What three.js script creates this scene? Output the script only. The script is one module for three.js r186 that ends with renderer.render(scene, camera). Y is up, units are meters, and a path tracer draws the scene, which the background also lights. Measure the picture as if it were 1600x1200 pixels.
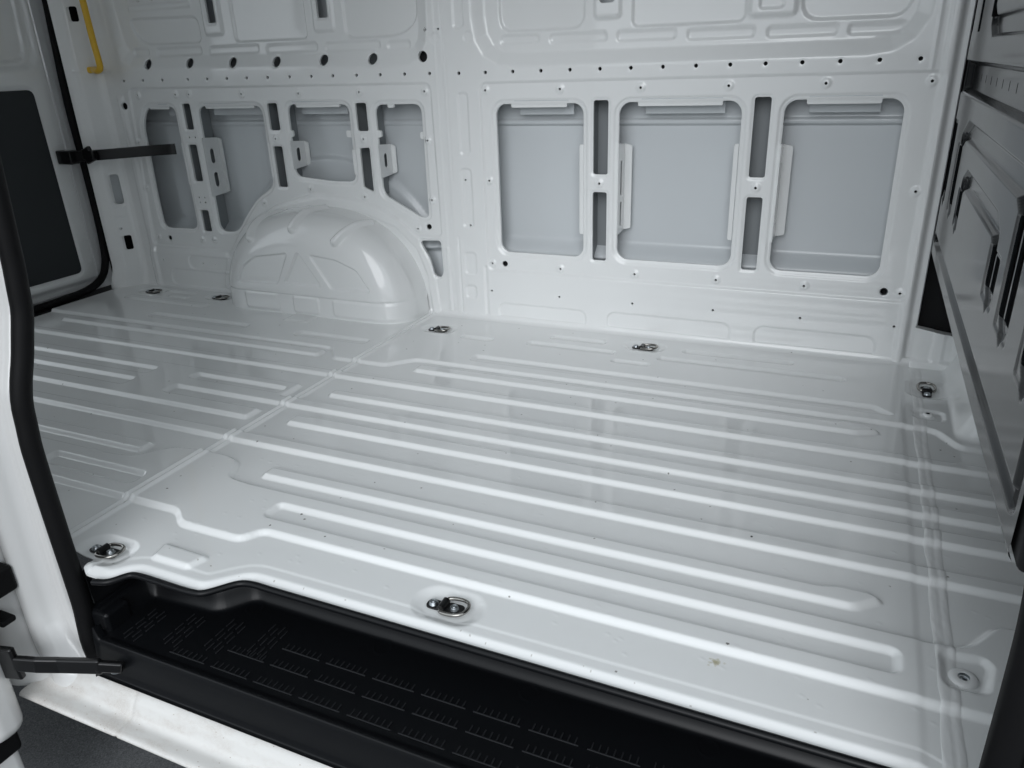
import * as THREE from 'three';
import { RoundedBoxGeometry } from 'three/addons/geometries/RoundedBoxGeometry.js';
import { mergeGeometries } from 'three/addons/utils/BufferGeometryUtils.js';
import { ImprovedNoise } from 'three/addons/math/ImprovedNoise.js';

// ---------------------------------------------------------------- camera, sky, sun, exposure
const W = 1024, HH = 768, D2R = Math.PI / 180;
const scene = new THREE.Scene();
const camera = new THREE.PerspectiveCamera(53.614, W / HH, 0.02, 300);
camera.position.set(0, 0.88, 2.4142);
camera.rotation.set(-23.016 * D2R, 24.704 * D2R, -2.163 * D2R, 'YXZ');

const renderer = new THREE.WebGLRenderer({ antialias: true });
renderer.setSize(W, HH);
renderer.toneMapping = THREE.LinearToneMapping;
renderer.toneMappingExposure = 1.22;
renderer.shadowMap.enabled = true;
renderer.shadowMap.type = THREE.PCFSoftShadowMap;

const noise = new ImprovedNoise();
function overcast() {                       // bright, softly mottled overcast sky
  const w = 512, h = 256, d = new Float32Array(w * h * 4);
  for (let j = 0; j < h; j++) for (let i = 0; i < w; i++) {
    const el = (j + 0.5) / h * Math.PI - Math.PI / 2, az = (i + 0.5) / w * Math.PI * 2;
    const s = Math.sin(el), c = Math.cos(el);
    let L = s > 0 ? 1.12 - 0.40 * s : 0.12;
    const x = c * Math.cos(az) * 2.2, y = s * 3.2, z = c * Math.sin(az) * 2.2;
    const n = noise.noise(x, y, z) + 0.5 * noise.noise(x * 2.3, y * 2.3, z * 2.3 + 7);
    if (s > 0) L *= 1 + 0.14 * n;
    const k = (j * w + i) * 4;
    d[k] = L * 0.93; d[k + 1] = L * 1.0; d[k + 2] = L * 1.06; d[k + 3] = 1;
  }
  const t = new THREE.DataTexture(d, w, h, THREE.RGBAFormat, THREE.FloatType);
  t.mapping = THREE.EquirectangularReflectionMapping;
  t.magFilter = t.minFilter = THREE.LinearFilter; t.needsUpdate = true;
  return t;
}
scene.background = overcast();
scene.environment = scene.background;

const sun = new THREE.DirectionalLight(0xfbfcff, 1.05);
sun.position.set(1.1, 4.3, 8.8); sun.target.position.set(-0.6, 0.3, 0.6);
sun.castShadow = true; sun.shadow.radius = 80; sun.shadow.mapSize.set(2048, 2048);
Object.assign(sun.shadow.camera, { left: -5, right: 5, top: 5, bottom: -5, near: 0.5, far: 25 });
scene.add(sun, sun.target);

// ---------------------------------------------------------------- helpers
let seed = 7;
const rnd = () => { seed = (seed * 1664525 + 1013904223) >>> 0; return seed / 4294967296; };
const GY = -0.64;                            // ground below the cargo floor
const sstep = t => { t = t < 0 ? 0 : t > 1 ? 1 : t; return t * t * (3 - 2 * t); };
const ramp = t => { t = t < 0 ? 0 : t > 1 ? 1 : t; const e = 0.2, k = 1 / (1 - e); return t < e ? t * t * k / (2 * e) : t > 1 - e ? 1 - (1 - t) * (1 - t) * k / (2 * e) : (t - e / 2) * k; };
const names = {};
function numbered(n) { const k = names[n] = (names[n] ?? -1) + 1; return k ? n + '_' + String(k).padStart(3, '0') : n; }
function part(name, geo, mat, parent, label) {
  const m = new THREE.Mesh(geo, mat); m.name = numbered(name); m.castShadow = m.receiveShadow = true;
  if (label) m.userData.label = label;
  parent.add(m); return m;
}
function partGroup(name, parent, label) { const g = new THREE.Group(); g.name = numbered(name); if (label) g.userData.label = label; parent.add(g); return g; }
function merge(list) {
  return mergeGeometries(list.map(g => { const q = g.index ? g.toNonIndexed() : g; for (const k of Object.keys(q.attributes)) if (!['position', 'normal', 'uv'].includes(k)) q.deleteAttribute(k); return q; }));
}
function box(x0, x1, y0, y1, z0, z1, r = 0.004) {
  const w = x1 - x0, h = y1 - y0, d = z1 - z0;
  const g = new RoundedBoxGeometry(w, h, d, 2, Math.min(r, w / 2.05, h / 2.05, d / 2.05));
  g.translate((x0 + x1) / 2, (y0 + y1) / 2, (z0 + z1) / 2); return g;
}
function tube(pts, r, n = 60, closed = false, radial = 12) {
  const c = new THREE.CatmullRomCurve3(pts.map(p => new THREE.Vector3(...p)), closed, 'centripetal');
  return new THREE.TubeGeometry(c, n, r, radial, closed);
}
function chaikin(p, n = 2, q = 0.25) {
  for (let k = 0; k < n; k++) { const o = []; for (let i = 0; i < p.length; i++) { const a = p[i], b = p[(i + 1) % p.length]; o.push([a[0] + (b[0] - a[0]) * q, a[1] + (b[1] - a[1]) * q], [b[0] + (a[0] - b[0]) * q, b[1] + (a[1] - b[1]) * q]); } p = o; }
  return p;
}
// round every corner of a polygon with radius r
function rounded(p, r, n = 4) {
  const o = [];
  for (let i = 0; i < p.length; i++) {
    const a = p[(i + p.length - 1) % p.length], b = p[i], c = p[(i + 1) % p.length];
    const la = Math.hypot(a[0] - b[0], a[1] - b[1]), lc = Math.hypot(c[0] - b[0], c[1] - b[1]);
    const rr = Math.min(r, la * 0.48, lc * 0.48);
    const P = [b[0] + (a[0] - b[0]) / la * rr, b[1] + (a[1] - b[1]) / la * rr], Q = [b[0] + (c[0] - b[0]) / lc * rr, b[1] + (c[1] - b[1]) / lc * rr];
    for (let k = 0; k <= n; k++) { const t = k / n, u = 1 - t; o.push([u * u * P[0] + 2 * u * t * b[0] + t * t * Q[0], u * u * P[1] + 2 * u * t * b[1] + t * t * Q[1]]); }
  }
  return o;
}
const FAR = 9;
function bbWrap(b, m, f) { return { bb: b, m, f: (x, y) => (x < b[0] - m || x > b[1] + m || y < b[2] - m || y > b[3] + m) ? FAR : f(x, y) }; }
function poly(p, m = 0.03) {                 // signed distance to a polygon, negative inside
  const b = [1e9, -1e9, 1e9, -1e9]; for (const [x, y] of p) { b[0] = Math.min(b[0], x); b[1] = Math.max(b[1], x); b[2] = Math.min(b[2], y); b[3] = Math.max(b[3], y); }
  return bbWrap(b, m, (x, y) => {
    let d = 1e9, s = 1;
    for (let i = 0, j = p.length - 1; i < p.length; j = i++) {
      const ex = p[j][0] - p[i][0], ey = p[j][1] - p[i][1], wx = x - p[i][0], wy = y - p[i][1];
      const t = Math.max(0, Math.min(1, (wx * ex + wy * ey) / (ex * ex + ey * ey || 1e-12)));
      const dx = wx - ex * t, dy = wy - ey * t; d = Math.min(d, dx * dx + dy * dy);
      const c1 = y >= p[i][1], c2 = y < p[j][1], c3 = ex * wy > ey * wx;
      if ((c1 && c2 && c3) || (!c1 && !c2 && !c3)) s = -s;
    }
    return s * Math.sqrt(d);
  });
}
function rect(x0, x1, y0, y1, r = 0.01, m = 0.03) {
  const cx = (x0 + x1) / 2, cy = (y0 + y1) / 2, hx = (x1 - x0) / 2, hy = (y1 - y0) / 2; r = Math.min(r, hx, hy);
  return bbWrap([x0, x1, y0, y1], m, (x, y) => { const qx = Math.abs(x - cx) - hx + r, qy = Math.abs(y - cy) - hy + r; return Math.min(Math.max(qx, qy), 0) + Math.hypot(Math.max(qx, 0), Math.max(qy, 0)) - r; });
}
const circle = (cx, cy, r, m = 0.03, ky = 1) => bbWrap([cx - r, cx + r, cy - r, cy + r], m, (x, y) => Math.hypot(x - cx, (y - cy) / ky) - r);
function line(pts, hw, m = 0.03) {           // a channel of half width hw along a polyline
  const b = [1e9, -1e9, 1e9, -1e9]; for (const [x, y] of pts) { b[0] = Math.min(b[0], x - hw); b[1] = Math.max(b[1], x + hw); b[2] = Math.min(b[2], y - hw); b[3] = Math.max(b[3], y + hw); }
  return bbWrap(b, m, (x, y) => { let d = 1e9; for (let i = 0; i + 1 < pts.length; i++) { const [ax, ay] = pts[i], ex = pts[i + 1][0] - ax, ey = pts[i + 1][1] - ay, wx = x - ax, wy = y - ay, t = Math.max(0, Math.min(1, (wx * ex + wy * ey) / (ex * ex + ey * ey))); d = Math.min(d, Math.hypot(wx - ex * t, wy - ey * t)); } return d - hw; });
}
const F = (s, h, w = 0.008) => ({ s, h, w });  // an embossed (h>0) or pressed-in (h<0) feature
function relief(fs) { return (x, y) => { let h = 0; for (const f of fs) { const b = f.s.bb, m = f.w; if (x < b[0] - m || x > b[1] + m || y < b[2] - m || y > b[3] + m) continue; h += f.h * ramp(0.5 - f.s.f(x, y) / f.w); } return h; }; }
function holes(list) { return (x, y) => { let d = FAR; for (const s of list) { const b = s.bb; if (x < b[0] - 0.012 || x > b[1] + 0.012 || y < b[2] - 0.012 || y > b[3] + 0.012) continue; const v = s.f(x, y); if (v < d) d = v; } return d; }; }

// pressed sheet metal: a fine grid with relief; openings are cut exactly and their edges folded back
function sheet({ u, v, d, H, keep, map, back = 0.006, flip = false, dv = d }) {
  const nu = Math.max(1, Math.round((u[1] - u[0]) / d)), nv = Math.max(1, Math.round((v[1] - v[0]) / dv));
  const du = (u[1] - u[0]) / nu, dw = (v[1] - v[0]) / nv, N = nu + 1;
  const pos = [], uv = [], idx = [], par = [], K = new Float32Array(N * (nv + 1)), id = new Int32Array(N * (nv + 1)).fill(-1), edge = new Map();
  for (let j = 0; j <= nv; j++) for (let i = 0; i <= nu; i++) K[j * N + i] = keep ? keep(u[0] + i * du, v[0] + j * dw) : 1;
  const push = (a, b) => { const h = H(a, b), q = map(a, b, h); pos.push(q[0], q[1], q[2]); uv.push(a, b); par.push(a, b, h); return pos.length / 3 - 1; };
  const gv = (i, j) => { const k = j * N + i; return id[k] >= 0 ? id[k] : (id[k] = push(u[0] + i * du, v[0] + j * dw)); };
  const ev = (i, j, i2, j2) => {
    let a = j * N + i, b = j2 * N + i2; if (a > b) { [a, b] = [b, a];[i, i2] = [i2, i];[j, j2] = [j2, j]; }
    const key = a * 4 + (b - a === 1 ? 0 : 1); let r = edge.get(key);
    if (r === undefined) { const t = Math.max(0.02, Math.min(0.98, K[a] / (K[a] - K[b]))); r = push(u[0] + (i + (i2 - i) * t) * du, v[0] + (j + (j2 - j) * t) * dw); edge.set(key, r); }
    return r;
  };
  const tri = (a, b, c) => flip ? idx.push(a, c, b) : idx.push(a, b, c), seg = [];
  for (let j = 0; j < nv; j++) for (let i = 0; i < nu; i++) {
    const c = [[i, j], [i + 1, j], [i + 1, j + 1], [i, j + 1]], s = c.map(([a, b]) => K[b * N + a] > 0), n = s.filter(Boolean).length;
    if (!n) continue;
    if (n === 4) { const a = gv(i, j), b = gv(i + 1, j), e = gv(i + 1, j + 1), f = gv(i, j + 1); tri(a, b, e); tri(a, e, f); continue; }
    const pl = []; let ex = -1, en = -1;
    for (let k = 0; k < 4; k++) {
      const p = c[k], q = c[(k + 1) % 4], sp = s[k], sq = s[(k + 1) % 4];
      if (sp) pl.push(gv(...p));
      if (sp !== sq) { const e = ev(p[0], p[1], q[0], q[1]); pl.push(e); if (sp) ex = e; else { en = e; if (ex >= 0) { seg.push([ex, en]); ex = -1; } else seg.push([null, en]); } }
    }
    const open = seg[seg.length - 1]; if (open && open[0] === null && ex >= 0) { open[0] = ex; }
    for (let k = 1; k + 1 < pl.length; k++) tri(pl[0], pl[k], pl[k + 1]);
  }
  const g = new THREE.BufferGeometry();
  g.setAttribute('position', new THREE.Float32BufferAttribute(pos, 3)); g.setAttribute('uv', new THREE.Float32BufferAttribute(uv, 2)); g.setIndex(idx); g.computeVertexNormals();
  if (!seg.length || !back) return g;
  const sp = [], su = [];
  for (const [a, b] of seg) {
    if (a === null) continue;
    const A = [...map(par[a * 3], par[a * 3 + 1], par[a * 3 + 2])], B = map(par[b * 3], par[b * 3 + 1], par[b * 3 + 2]);
    const A2 = map(par[a * 3], par[a * 3 + 1], par[a * 3 + 2] - back), B2 = map(par[b * 3], par[b * 3 + 1], par[b * 3 + 2] - back);
    for (const p of flip ? [A, A2, B, B, A2, B2] : [A, B, A2, B, B2, A2]) { sp.push(...p); su.push(p[0], p[1]); }
  }
  const e = new THREE.BufferGeometry(); e.setAttribute('position', new THREE.Float32BufferAttribute(sp, 3)); e.setAttribute('uv', new THREE.Float32BufferAttribute(su, 2)); e.computeVertexNormals();
  return merge([g, e]);
}
const wob = (x, y, a = 0.00012, f = 5) => a * (noise.noise(x * f, y * f, 1.7) + 0.45 * noise.noise(x * f * 2.7, y * f * 2.7, 4.1));
// a profile swept along x
function sweepX(prof, x0, x1, nx = 2) {
  const pos = [], uv = [], idx = []; let s = 0; const n = prof.length;
  for (let i = 0; i < n; i++) { if (i) s += Math.hypot(prof[i][0] - prof[i - 1][0], prof[i][1] - prof[i - 1][1]); for (let k = 0; k <= nx; k++) { const x = x0 + (x1 - x0) * k / nx; pos.push(x, prof[i][1], prof[i][0]); uv.push(x, s); } }
  for (let i = 0; i + 1 < n; i++) for (let k = 0; k < nx; k++) { const a = i * (nx + 1) + k, b = a + 1, c = a + nx + 1, e = c + 1; idx.push(a, c, b, b, c, e); }
  const g = new THREE.BufferGeometry(); g.setAttribute('position', new THREE.Float32BufferAttribute(pos, 3)); g.setAttribute('uv', new THREE.Float32BufferAttribute(uv, 2)); g.setIndex(idx); g.computeVertexNormals(); return g;
}
function smoothProfile(p, n = 60) { const c = new THREE.CatmullRomCurve3(p.map(q => new THREE.Vector3(q[0], q[1], 0)), false, 'centripetal'); return c.getPoints(n).map(q => [q.x, q.y]); }

// ---------------------------------------------------------------- materials
function dataTex(w, h, f, srgb) {
  const d = new Uint8Array(w * h * 4);
  for (let j = 0; j < h; j++) for (let i = 0; i < w; i++) { const c = f(i / w, j / h, i, j), k = (j * w + i) * 4; d[k] = c[0]; d[k + 1] = c[1]; d[k + 2] = c[2]; d[k + 3] = 255; }
  const t = new THREE.DataTexture(d, w, h); t.magFilter = THREE.LinearFilter; t.minFilter = THREE.LinearMipmapLinearFilter; t.generateMipmaps = true;
  t.wrapS = t.wrapT = THREE.RepeatWrapping; if (srgb) t.colorSpace = THREE.SRGBColorSpace; t.needsUpdate = true; return t;
}
const paint = new THREE.MeshPhysicalMaterial({ color: new THREE.Color().setRGB(0.83, 0.845, 0.84), roughness: 0.42, clearcoat: 1, clearcoatRoughness: 0.05 });
const shadedSkinPaint = new THREE.MeshPhysicalMaterial({ color: new THREE.Color().setRGB(0.615, 0.648, 0.665), roughness: 0.4, clearcoat: 0.6, clearcoatRoughness: 0.12 });  // white paint darkened: shade behind the wall openings put into the colour
const floorPaint = paint.clone();
const bodyPaint = new THREE.MeshPhysicalMaterial({ color: new THREE.Color().setRGB(0.70, 0.70, 0.69), roughness: 0.4, clearcoat: 1, clearcoatRoughness: 0.04 });
const sillPaint = bodyPaint.clone(); sillPaint.clearcoat = 0.5; sillPaint.roughness = 0.5;
const blackGloss = new THREE.MeshPhysicalMaterial({ color: new THREE.Color().setRGB(0.010, 0.011, 0.012), roughness: 0.13, specularIntensity: 0.6 });
const rubber = new THREE.MeshPhysicalMaterial({ color: new THREE.Color().setRGB(0.006, 0.006, 0.0065), roughness: 0.55, specularIntensity: 0.25 });
const trayPlastic = new THREE.MeshPhysicalMaterial({ color: new THREE.Color().setRGB(0.0045, 0.005, 0.006), roughness: 0.33, specularIntensity: 0.5 });
const blackPaint = new THREE.MeshPhysicalMaterial({ color: new THREE.Color().setRGB(0.006, 0.006, 0.0065), roughness: 0.3, specularIntensity: 0.6, clearcoat: 0.3, clearcoatRoughness: 0.15 });
const slotShadeGrey = new THREE.MeshStandardMaterial({ color: new THREE.Color().setRGB(0.27, 0.29, 0.30), roughness: 0.5 });  // dark grey carries the shade inside the closed slot sections as colour
const matteBlack = new THREE.MeshStandardMaterial({ color: new THREE.Color().setRGB(0.026, 0.030, 0.033), roughness: 0.75 });
const yellow = new THREE.MeshPhysicalMaterial({ color: new THREE.Color().setRGB(0.78, 0.47, 0.02), roughness: 0.4, clearcoat: 0.3 });
const chrome = new THREE.MeshStandardMaterial({ color: new THREE.Color().setRGB(0.34, 0.33, 0.31), metalness: 1, roughness: 0.18 });
const zinc = new THREE.MeshStandardMaterial({ color: new THREE.Color().setRGB(0.42, 0.45, 0.47), metalness: 1, roughness: 0.35 });
const sealant = new THREE.MeshPhysicalMaterial({ color: new THREE.Color().setRGB(0.78, 0.79, 0.785), roughness: 0.45, clearcoat: 0.6, clearcoatRoughness: 0.25 });
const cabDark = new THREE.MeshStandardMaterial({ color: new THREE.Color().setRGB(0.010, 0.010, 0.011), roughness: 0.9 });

// ---------------------------------------------------------------- ground
{
  const t = dataTex(1024, 1024, (a, b, i, j) => { const n = rnd(), m = noise.noise(i / 90, j / 90, 3) * 0.5; const c = 96 + (n - 0.5) * 38 + m * 14 + (rnd() > 0.985 ? 26 : 0); return [c, c + 2, c + 4]; }, true);
  t.repeat.set(1, 1);
  const g = new THREE.PlaneGeometry(120, 120); const uv = g.attributes.uv; for (let i = 0; i < uv.count; i++) uv.setXY(i, uv.getX(i) * 60, uv.getY(i) * 60);
  g.rotateX(-Math.PI / 2);
  const m = new THREE.Mesh(g, new THREE.MeshStandardMaterial({ map: t, bumpMap: t, bumpScale: 0.003, roughness: 0.95 }));
  m.name = 'ground'; m.position.y = GY; m.receiveShadow = true; m.userData = { kind: 'structure', label: 'grey asphalt ground beside the open van' };
  scene.add(m);
}

// ---------------------------------------------------------------- the van
const van = new THREE.Group(); van.name = 'panel_van'; van.position.set(0, GY, 0);
van.userData = { label: 'white panel van with its side door slid open on the empty metal cargo bay', category: 'van' };
scene.add(van);
const bay = { add(o) { o.position.y -= GY; van.add(o); } };   // parts are modelled with y = 0 at the cargo floor

// ---- cargo floor: raised and pressed-in stiffening ribs
const R = (pts, r = 0.012) => poly(rounded(pts, r));
const Q = (x0, x1, z0, z1) => rect(x0, x1, z0, z1, 0.012);
const highs = [
  R([[-3.2, -0.2], [-3.2, 0.436], [-1.585, 0.436], [-1.52, 0.516], [-1.32, 0.514], [-1.25, 0.441], [0.22, 0.441], [0.25, 0.446], [0.30, 0.525], [0.7, 0.528], [0.7, -0.2]], 0.02),
  Q(-2.845, -1.59, 0.462, 0.509),
  Q(-3.2, 0.7, 0.609, 0.645),
  R([[-3.2, 0.737], [-1.475, 0.737], [-1.475, 0.982], [-3.2, 0.982]]),
  Q(-1.35, 0.7, 0.739, 0.776), Q(-1.6, 0.7, 0.829, 0.874), Q(-1.345, 0.7, 0.920, 0.970),
  Q(-3.2, 0.7, 1.057, 1.101), Q(-3.2, -1.597, 1.190, 1.233),
  R([[-1.21, 0.477], [0.02, 0.477], [0.04, 0.468], [0.09, 0.468], [0.125, 0.5], [0.07, 0.523], [-1.21, 0.523]]),
  R([[-1.21, 1.186], [0.03, 1.186], [0.05, 1.177], [0.11, 1.177], [0.128, 1.19], [0.085, 1.226], [-1.21, 1.226]]),
  R([[-3.2, 1.27], [-1.645, 1.272], [-1.585, 1.263], [-1.563, 1.23], [-1.525, 1.19], [-1.46, 1.178], [-1.36, 1.176], [-1.31, 1.192], [-1.275, 1.262], [-1.2, 1.269], [0.178, 1.272], [0.24, 1.268], [0.258, 1.255], [0.30, 1.19], [0.7, 1.182], [0.7, 1.411], [-1.045, 1.411], [-1.07, 1.453], [-1.235, 1.453], [-1.28, 1.416], [-3.2, 1.416]], 0.02),
];
const lows = [
  R([[-1.075, 0.347], [0.11, 0.347], [0.155, 0.392], [-1.075, 0.392]]),
  Q(-2.52, -2.037, 0.330, 0.372), Q(-1.80, -1.50, 0.332, 0.372),
  Q(-1.855, -1.50, 0.777, 0.815), Q(-2.9, -2.02, 0.783, 0.832), Q(-2.9, -2.02, 0.875, 0.925), R([[-1.85, 0.874], [-1.3, 0.874], [-1.3, 0.925], [-1.85, 0.925]]),
  Q(-1.795, -1.48, 1.320, 1.368), Q(-1.08, 0.15, 1.316, 1.367),
  Q(-0.905, -0.715, 0.088, 0.118), Q(-0.96, -0.66, 0.168, 0.20), Q(-0.645, -0.525, 0.24, 0.262), Q(-0.512, 0.03, 0.172, 0.2), Q(-0.452, -0.12, 0.09, 0.112), Q(-1.205, -1.09, 0.186, 0.21),
];
const RINGS = [[-1.312, 1.576, 0], [-0.575, 1.472, 0], [-1.322, 0.15, 0], [-0.578, 0.098, 0], [0.244, 0.178, Math.PI / 2], [-2.798, 0.09, 0], [-2.425, 0.075, 0]];
const pockets = RINGS.map(([x, z, t], i) => F(i === 4 ? rect(x - 0.045, x + 0.045, z - 0.06, z + 0.06, 0.03, 0.05) : rect(x - 0.060, x + 0.060, z - 0.035, z + 0.035, 0.034, 0.05), -0.009, 0.026));
const floorExtra = relief([...pockets,
  F(R([[-1.208, 1.518], [-1.09, 1.522], [-1.103, 1.562], [-1.197, 1.562]], 0.008), 0.007, 0.012),
  F(R([[-1.945, 0.17], [-1.842, 0.165], [-1.842, 0.248], [-1.945, 0.25]], 0.008), 0.005, 0.012),
  F(Q(-2.72, -2.57, 0.045, 0.08), 0.006, 0.012), F(Q(-2.835, -2.384, 0.175, 0.215), 0.006, 0.012), F(Q(-2.66, -2.55, 0.11, 0.14), 0.004, 0.01),
  F(rect(-1.447, -1.437, -0.1, 1.8, 0.004), 0.0055, 0.006), F(rect(-1.428, -1.418, -0.1, 1.8, 0.004), 0.0055, 0.006), F(rect(-1.4345, -1.4305, -0.1, 1.8, 0.001), -0.002, 0.004),
  F(R([[0.212, 1.293], [0.272, 1.287], [0.281, 1.30], [0.268, 1.364], [0.214, 1.366]], 0.014), -0.008, 0.014),
  F(rect(0.205, 0.275, 0.33, 0.385, 0.015), -0.006, 0.012), F(circle(0.238, 0.356, 0.014), 0.004, 0.008),
]);
const nibs = [];
for (const z of [0.68, 0.8, 0.9, 1.01, 1.15, 1.245, 1.34, 1.39, 1.43, 1.46]) { let x = -1.35; while (x < 0.2) { x += 0.05 + rnd() * 0.22; nibs.push([x, z + (rnd() - 0.5) * 0.03]); if (rnd() > 0.5) nibs.push([x + 0.018 + rnd() * 0.01, z + 0.012 + (rnd() - 0.5) * 0.01]); } }
for (let k = 0; k < 26; k++) nibs.push([-1.4 + rnd() * 0.5, 1.1 + rnd() * 0.42]);
const floorEdge = poly(rounded([[-3.3, -0.3], [0.8, -0.3], [0.8, 1.9], [0.187, 1.9], [0.187, 1.541], [-0.972, 1.541], [-1.036, 1.602], [-1.203, 1.602], [-1.236, 1.640], [-1.306, 1.642], [-1.312, 1.60], [-3.3, 1.60]], 0.02), 0.1);
function floorH(x, z) {
  let d = FAR; for (const s of highs) { const b = s.bb; if (x < b[0] - 0.03 || x > b[1] + 0.03 || z < b[2] - 0.03 || z > b[3] + 0.03) continue; d = Math.min(d, s.f(x, z)); }
  for (const s of lows) { const b = s.bb; if (x < b[0] - 0.03 || x > b[1] + 0.03 || z < b[2] - 0.03 || z > b[3] + 0.03) continue; d = Math.max(d, -s.f(x, z)); }
  let h = -0.010 + 0.010 * ramp(0.5 - d / 0.0135) + floorExtra(x, z);
  h -= 0.0022 * sstep((x - 0.174) / 0.014);
  if (x > 0.27) h += 0.13 * sstep((x - 0.288) / 0.075) * sstep((0.50 - z) / 0.06);
  if (z < 0.02) { const t = Math.max(0, 0.02 - z) / 0.02; h += 0.02 * (1 - Math.sqrt(Math.max(0, 1 - t * t))); }
  for (const [a, b] of nibs) { const dx = x - a, dz = z - b; if (dx > -0.008 && dx < 0.008 && dz > -0.008 && dz < 0.008) h += 0.0007 * sstep(1 - Math.hypot(dx * 1.0, dz * 1.4) / 0.0065); }
  if (x > -1.3 && x < 0.22 && z > 1.45) { const e = -floorEdge.f(x, z); h -= 0.010 * ramp((0.021 - e) / 0.020); h -= 0.0012 * sstep((0.044 - e) / 0.005); }
  return h + wob(x, z, 0.00016, 4);
}
{
  const t = dataTex(2048, 1024, () => [255, 255, 255], true);
  const d = t.image.data, put = (x, z, r, c, a) => {   // specks of dirt and one brown stain on the paint, placed in metres
    const u = (x + 3.0) / 3.45 * 2048, v = z / 1.7 * 1024, rx = r / 3.45 * 2048, rz = r / 1.7 * 1024;
    for (let j = Math.floor(v - rz); j <= v + rz; j++) for (let i = Math.floor(u - rx); i <= u + rx; i++) { if (i < 0 || j < 0 || i > 2047 || j > 1023) continue; const q = Math.hypot((i - u) / Math.max(rx, 0.8), (j - v) / Math.max(rz, 0.8)); if (q > 1) continue; const k = (j * 2048 + i) * 4; for (let e = 0; e < 3; e++) d[k + e] = d[k + e] * (1 - a) + c[e] * a; }
  };
  for (let k = 0; k < 150; k++) put(-2.9 + rnd() * 3.2, rnd() * 1.6, 0.0008 + rnd() * 0.0016, [70, 66, 60], 0.35 + rnd() * 0.5);
  for (let k = 0; k < 46; k++) { const a = rnd() * 6.28, r = rnd() * rnd() * 0.02; put(-0.112 + Math.cos(a) * r, 1.437 + Math.sin(a) * r * 0.8, 0.0012 + rnd() * 0.002, [196, 188, 158], 0.3); }
  for (let k = 0; k < 30; k++) put(-1.2 + rnd() * 1.35, 1.52 + rnd() * 0.03, 0.0008 + rnd() * 0.001, [120, 112, 100], 0.4);
  put(-0.107, 1.079, 0.0022, [15, 15, 15], 1);
  t.repeat.set(1 / 3.45, 1 / 1.7); t.offset.set(3.0 / 3.45, 0); floorPaint.map = t;
}
const cargoFloor = part('cargo_floor', sheet({ u: [-3.0, 0.45], v: [-0.004, 1.685], d: 0.0034, dv: 0.0027, H: floorH, keep: (x, z) => -floorEdge.f(x, z), map: (a, b, h) => [a, h, b], back: 0.0025, flip: true }), floorPaint, bay);
const sk = (x, z) => { const l = 0.204 + 0.004 * noise.noise(z * 5, 2.2, 0) + 0.003 * noise.noise(z * 16, 5.2, 0), r = 0.233 + 0.004 * noise.noise(z * 4, 9.2, 0) + 0.002 * noise.noise(z * 18, 1.2, 0); return Math.min(x - l, r - x, z - 0.03, 1.6 - z); };
part('sealant_strip', sheet({ u: [0.19, 0.255], v: [0.02, 1.62], d: 0.003, dv: 0.006, H: (x, z) => floorH(x, z) + 0.0005 + 0.0010 * sstep(sk(x, z) / 0.003) - 0.0008 * sstep(1 - Math.abs(x - 0.22 - 0.004 * noise.noise(z * 6, 0, 3)) / 0.003) + 0.0005 * noise.noise(x * 160, z * 60, 2), keep: sk, map: (a, b, h) => [a, h, b], back: 0.002, flip: true }), sealant, cargoFloor);
for (const [x, z, r] of [[0.241, 1.335, 0.021], [0.238, 0.356, 0.012]]) {
  const g = partGroup('floor_plug', cargoFloor); g.position.set(x, floorH(x, z) + 0.001, z);
  part('plug_rim', new THREE.LatheGeometry([[0.4, 0.004], [0.55, 0.0045], [0.8, 0.004], [0.97, 0.002], [1.02, -0.002]].map(p => new THREE.Vector2(p[0] * r, p[1])), 40), sealant, g);
  part('plug_cup', new THREE.LatheGeometry([[0.0, 0.001], [0.24, 0.001], [0.26, -0.003], [0.42, -0.003], [0.42, 0.004]].map(p => new THREE.Vector2(p[0] * r, p[1])), 32), r > 0.015 ? zinc : rubber, g);
}

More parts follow.
